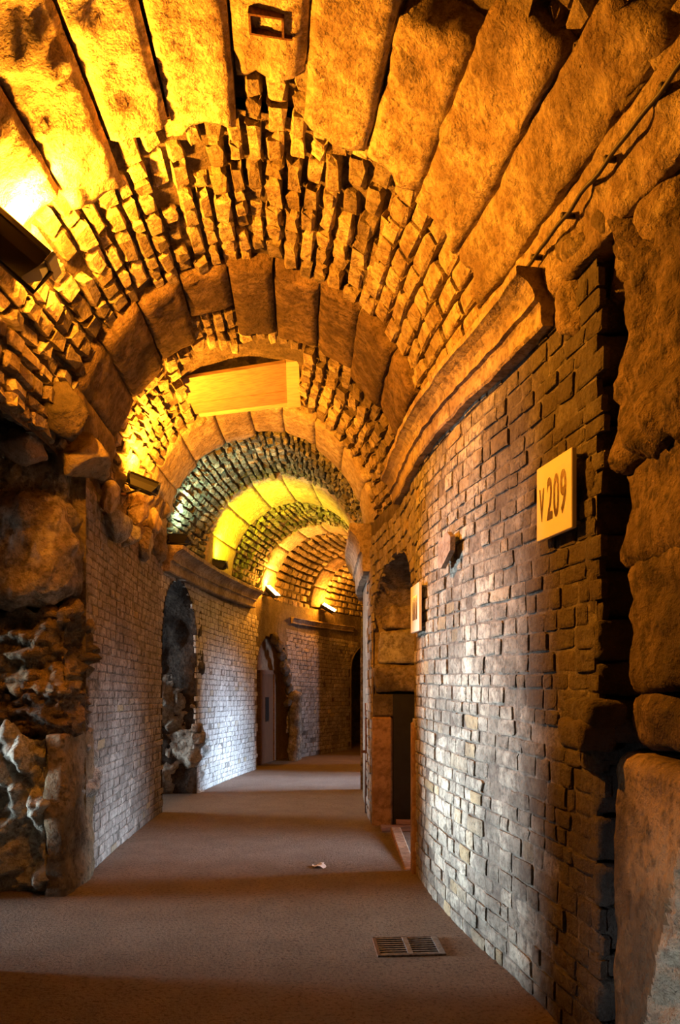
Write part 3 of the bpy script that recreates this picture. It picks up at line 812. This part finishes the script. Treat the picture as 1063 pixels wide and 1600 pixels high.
# ------------------------------------------------------------------ floodlights
def floodlight(loc, aim, along, length, label, light_col, energy, spot=110, lens_strength=6.0, lens_col=None, bracket=(0, 0, -0.12), size=0.06, gap=0.05, scale=1.0, blend=0.8):
    z = Vector(aim).normalized(); x = Vector(along); x = (x-z*x.dot(z)).normalized(); y = z.cross(x)
    root = empty('floodlight', loc)
    tag(root, label, 'floodlight', 'floodlights along the left side of the vault')
    R = Matrix((x, y, z)).transposed().to_4x4()
    def child(name, me, mat, parent=root, m=None):
        o = link(name, me, mat, parent); o.matrix_local = m if m is not None else R; return o
    L2 = length/2; s = scale
    # tapering housing
    bm = bmesh.new()
    ring = lambda w, d, zz: [bm.verts.new((sx*w, sy*d, zz)) for sx, sy in ((-1, -1), (1, -1), (1, 1), (-1, 1))]
    rs = [ring(L2*0.70, 0.045*s, -0.12*s), ring(L2*0.92, 0.085*s, -0.05*s), ring(L2, 0.10*s, 0.0), ring(L2*1.04, 0.11*s, 0.005*s), ring(L2*1.04, 0.11*s, 0.025*s)]
    for a, b in zip(rs[:-1], rs[1:]):
        for k in range(4): bm.faces.new((a[k], a[(k+1) % 4], b[(k+1) % 4], b[k]))
    bm.faces.new(rs[0]); bm.faces.new(rs[-1])
    house = child('housing', from_bm('housing', bm), M_BLACK)
    bm = bmesh.new(); bm_box(bm, -L2*0.95, L2*0.95, -0.09*s, 0.09*s, 0.026*s, 0.031*s)
    lc = lens_col or light_col
    m = bpy.data.materials.get('lens_%.2f_%.2f' % (lc[1], lens_strength)) or plain('lens_%.2f_%.2f' % (lc[1], lens_strength), (0.8, 0.8, 0.75), 0.2, emit=lc, strength=lens_strength)
    child('lens', from_bm('lens', bm), m)
    for sx in (-1, 1):
        child('end_cap', box_mesh('end_cap', sx*L2*1.04-0.012, sx*L2*1.04+0.012, -0.112*s, 0.112*s, -0.02*s, 0.03*s, bev=0.004), M_GREYMETAL)
    # yoke and wall plate
    pts = [x*(-L2*1.08)-z*0.02, x*(-L2*1.08)-z*0.13*s-y*0.02, x*(L2*1.08)-z*0.13*s-y*0.02, x*(L2*1.08)-z*0.02]
    child('yoke', tube_mesh('yoke', pts, 0.010*s, 6), M_BLACK, m=Matrix.Identity(4))
    b = Vector(bracket)
    child('bracket', tube_mesh('bracket', [-z*0.13*s-y*0.02, b], 0.014*s, 6), M_BLACK, m=Matrix.Identity(4))
    child('base_plate', box_mesh('base_plate', b.x-0.04*s, b.x+0.04*s, b.y-0.04*s, b.y+0.04*s, b.z-0.012, b.z+0.012, bev=0.004), M_IRON, m=Matrix.Identity(4))
    ld = bpy.data.lights.new('floodlight_beam', 'SPOT' if spot else 'POINT'); ld.energy = energy; ld.color = light_col; ld.shadow_soft_size = size
    if spot: ld.spot_size = D(spot); ld.spot_blend = blend
    lo = bpy.data.objects.new('floodlight_beam', ld); COL.objects.link(lo); lo.parent = root
    lo.location = z*(0.031*s+gap); lo.rotation_euler = z.to_track_quat('Z', 'Y').to_euler()
    lo.rotation_euler = (-z).to_track_quat('Z', 'Y').to_euler()
    return root
ORANGE = (1.0, 0.32, 0.016)
floodlight((-1.62, 3.85, 3.70), (0.62, 0.02, 0.80), (1.0, 0.35, -0.55), 0.40, 'large black floodlight at the left edge of the picture below the bright blocks', ORANGE, 600, 0, 12, bracket=(-0.26, 0.0, -0.30), blend=0.35, scale=1.25)
floodlight((-1.80, 3.72, 3.42), (0.04, 1.0, -0.45), (1.0, 0.0, 0.0), 0.22, 'smaller dark floodlight tucked under the large one at the left edge', ORANGE, 130, 130, 6, bracket=(-0.10, -0.05, 0.16), scale=0.8)
floodlight((-1.78, 6.95, 3.24), (0.20, 0.45, 0.9), (1.0, 0.25, -0.40), 0.27, 'dark floodlight with a grey end cap under the ragged lit stones', ORANGE, 520, 165, 12, bracket=(-0.18, 0.02, -0.10), scale=0.7)
floodlight((-1.95, 9.35, 3.16), (0.25, 0.55, 1.0), (1.0, -0.3, -0.1), 0.28, 'black floodlight giving greenish light on the near end of the left cornice', (0.72, 1.0, 0.62), 90, 105, 6, bracket=(0.0, 0.0, -0.10), scale=0.7)
floodlight((-1.80, 11.5, 3.17), (0.25, 0.5, 0.9), (1.0, -0.2, -0.35), 0.22, 'black floodlight below the yellow-lit ring', (1.0, 0.72, 0.01), 330, 150, 8, bracket=(-0.05, 0.0, -0.12), scale=0.7)
floodlight((-1.30, 14.8, 3.12), (0.42, -0.32, 0.65), (0.35, -0.25, -0.75), 0.34, 'slanting floodlight with a glowing lens above the niche door', ORANGE, 170, 0, 40, bracket=(-0.16, 0.0, -0.10), gap=0.07, scale=0.7, lens_col=(1.0, 0.75, 0.35))
floodlight((-0.26, 18.25, 3.10), (0.35, -0.40, 0.65), (1.0, -0.2, -0.35), 0.34, 'farthest floodlight with a glowing lens at the bend', ORANGE, 220, 0, 40, bracket=(-0.16, 0.1, -0.10), gap=0.07, scale=0.7, lens_col=(1.0, 0.75, 0.35))

# ------------------------------------------------------------------ number boards on the right wall
def glyph(ch, w, h):
    cu = bpy.data.curves.new('glyph', 'FONT'); cu.body = ch; cu.size = 1.0; cu.extrude = 0.0; cu.offset = 0.022
    o = bpy.data.objects.new('glyph', cu); COL.objects.link(o)
    dg = bpy.context.evaluated_depsgraph_get(); dg.update()
    me = bpy.data.meshes.new_from_object(o.evaluated_get(dg))
    bpy.data.objects.remove(o)
    co = np.array([v.co for v in me.vertices]); mn, mx = co.min(0), co.max(0)
    for v in me.vertices:
        v.co = Vector(((v.co.x-mn[0])/(mx[0]-mn[0])*w, 0, (v.co.y-mn[1])/(mx[1]-mn[1])*h))
    me.materials.clear()
    return me
def number_board(yc, zc, width, height, label, chars, off=0.05):
    p, n, t = wallpt('R', yc, zc, off)
    ax = -t                                   # reading direction: from far to near
    root = empty('number_board', p); tag(root, label, 'sign')
    R = Matrix((ax, -n, Vector((0, 0, 1)))).transposed().to_4x4()   # local -y faces the corridor
    b = link('board', box_mesh('board', -width/2, width/2, 0.0, 0.022, -height/2, height/2, bev=0.003), M_SIGN, root); b.matrix_local = R
    for sx in (-1, 1):
        for sz in (-1, 1):
            f = link('standoff', tube_mesh('standoff', [(sx*width*0.42, 0.02, sz*height*0.42), (sx*width*0.42, 0.075, sz*height*0.42)], 0.008, 6), M_GREYMETAL, root); f.matrix_local = R
    for (ch, x0, x1, z0, z1) in chars:
        if ch == '|':
            me = box_mesh('mark', 0, (x1-x0)*width, -0.001, 0.0005, 0, (z1-z0)*height)
        else:
            me = glyph(ch, (x1-x0)*width, (z1-z0)*height)
        g = link('digit' if ch in '0123456789' else 'letter', me, M_LETTER, root)
        g.matrix_local = R @ Matrix.Translation((-width/2+x0*width, -0.0015, -height/2+z0*height))
number_board(3.24, 2.25, 0.345, 0.322, 'cream number board reading V 209 on the right wall',
             [('V', 0.09, 0.235, 0.245, 0.69), ('2', 0.32, 0.48, 0.225, 0.79), ('0', 0.505, 0.665, 0.225, 0.79), ('9', 0.695, 0.86, 0.225, 0.79)])
number_board(5.52, 1.98, 0.36, 0.34, 'cream board with dark marks seen nearly edge-on beside the doorway arch',
             [('|', 0.30, 0.42, 0.25, 0.75), ('|', 0.50, 0.62, 0.25, 0.75), ('|', 0.70, 0.82, 0.25, 0.75)])
# plain stone plaque
p, n, t = wallpt('R', 4.62, 2.25, 0.042)
pq = link('stone_plaque', poly_prism('stone_plaque', [(-0.13, -0.055), (-0.115, -0.095), (-0.06, -0.10), (0.125, -0.02), (0.13, 0.06), (0.06, 0.10), (-0.12, 0.075)], 0.03), M_BOULDER)
pq.matrix_world = Matrix.Translation(p) @ Matrix((-t, -n, Vector((0, 0, 1)))).transposed().to_4x4() @ Matrix.Translation((0, -0.03, 0))
tag(pq, 'small blank grey-pink stone plaque with cut corners on the right wall', 'plaque')

# ------------------------------------------------------------------ boarded shaft in the vault
bd = empty('ceiling_board', (-1.0, 7.5, 4.15)); tag(bd, 'tilted bare wooden boards closing a shaft in the vault', 'board')
def quad_slab(name, c, th, mat, parent):
    c = [Vector(q)-parent.location for q in c]
    up = (c[1]-c[0]).cross(c[3]-c[0]).normalized()
    if up.z < 0: up = -up
    vs = c+[q+up*th for q in c]
    return link(name, mesh(name, vs, [(0, 1, 2, 3), (4, 5, 6, 7)]+[(i, (i+1) % 4, 4+(i+1) % 4, 4+i) for i in range(4)]), mat, parent)
UL, UR, LR, LL = pix(275, 594, 7.05), pix(446, 567, 7.10), pix(462, 634, 7.95), pix(303, 653, 7.9)
def bil(u, v): return (UL*(1-u)+UR*u)*(1-v)+(LL*(1-u)+LR*u)*v
for k, (v0, v1, u1) in enumerate([(0.0, 0.60, 1.0), (0.615, 0.90, 0.97), (0.915, 1.0, 0.95)]):
    o = quad_slab('plank', [bil(0.0+0.03*k, v0), bil(u1, v0), bil(u1, v1), bil(0.03*k, v1)], 0.03, M_WOOD if k < 2 else M_WOODE, bd)
a0, a1, b0, b1 = pix(447, 562, 7.08), pix(467, 560, 7.08), pix(470, 632, 7.92), pix(450, 634, 7.92)
quad_slab('batten', [q-Vector((0, 0, 0.025)) for q in (a0, a1, b0, b1)], 0.05, M_WOODE, bd)

# iron frame set in the keystone
fr = empty('iron_frame', vault(D(83), 3.33, -0.05)); tag(fr, 'small rusty iron frame fixed in the overhead keystone', 'frame')
p, dt_, dth_, n_ = vault_frame(D(83), 3.33)
Rf = Matrix((-dth_, dt_, -n_)).transposed().to_4x4()
for (x0, x1, y0, y1) in ((-0.075, 0.075, -0.055, -0.045), (-0.075, 0.11, 0.045, 0.055), (-0.08, -0.07, -0.055, 0.055), (0.065, 0.075, -0.055, 0.055)):
    o = link('bar', box_mesh('bar', x0, x1, y0, y1, -0.012, 0.03), M_IRON, fr); o.matrix_local = Rf

# cable clipped along the springing on the right
pts = []
for k in range(30):
    y = 2.2+k*0.042
    pts.append(Vector((RX(y)-0.10-0.003*math.sin(k*0.9), y, 3.30+0.004*math.sin(k*1.3))))
cb = empty('cable', pts[15]); tag(cb, 'dark cable clipped along the vault foot at upper right', 'cable')
link('wire', tube_mesh('wire', [q-pts[15] for q in pts], 0.009, 6), M_CABLE, cb)
for k in (4, 12, 20, 27):
    link('clip', tube_mesh('clip', [pts[k]-pts[15]+Vector((-0.005, -0.01, 0.012)), pts[k]-pts[15]+Vector((0.05, 0.01, 0.02))], 0.012, 6), M_CABLE, cb)

# ------------------------------------------------------------------ on the floor
gr = empty('drain_grate', (0.375, 4.23, 0.004)); gr.rotation_euler = (0, 0, 0.06); tag(gr, 'iron drain grate in two slotted halves set in the floor', 'grate')
gw, gd = 0.165, 0.13
link('pit', box_mesh('pit', -0.17, 0.17, -gd, gd, -0.03, 0.002), M_BLACK, gr)
for (x0, x1, y0, y1) in ((-0.185, -0.165, -gd-.01, gd+.01), (0.15, 0.185, -gd-.01, gd+.01), (-0.018, 0.012, -gd-.01, gd+.01), (-0.185, 0.185, gd, gd+0.014), (-0.185, 0.185, -gd-0.014, -gd)):
    link('frame', box_mesh('frame', x0, x1, y0, y1, -0.01, 0.010, bev=0.002), M_IRON if x1 < -0.1 else M_GRATE, gr)
for half in (0, 1):
    for k in range(8):
        y = -gd+0.016+k*(2*gd-0.03)/7
        a = (-0.165, -0.018) if half == 0 else (0.012, 0.15)
        link('bar', box_mesh('bar', a[0], a[1], y-0.006, y+0.006, -0.012, 0.008), M_GRATE, gr)
pp = empty('paper_scrap', (-0.165, 6.05, floor_z(6.05)+0.006)); pp.rotation_euler = (0, 0, 0.2); tag(pp, 'small torn paper scrap lying on the dark floor', 'paper')
vs = []
for j in range(5):
    for i in range(6):
        vs.append((-0.05+0.02*i+0.008*math.sin(j*2+i), -0.05+0.025*j+0.006*math.sin(i*3), 0.012*math.sin(i*1.1)*math.cos(j*0.8)+0.012))
link('sheet', mesh('sheet', vs, [(j*6+i, j*6+i+1, j*6+i+7, j*6+i+6) for j in range(4) for i in range(5)], True), M_PAPER, pp)
link('print', mesh('print', [(-0.015, -0.01, 0.026), (0.02, -0.012, 0.026), (0.022, 0.004, 0.026), (-0.012, 0.006, 0.026)], [(0, 1, 2, 3)]), M_INK, pp)
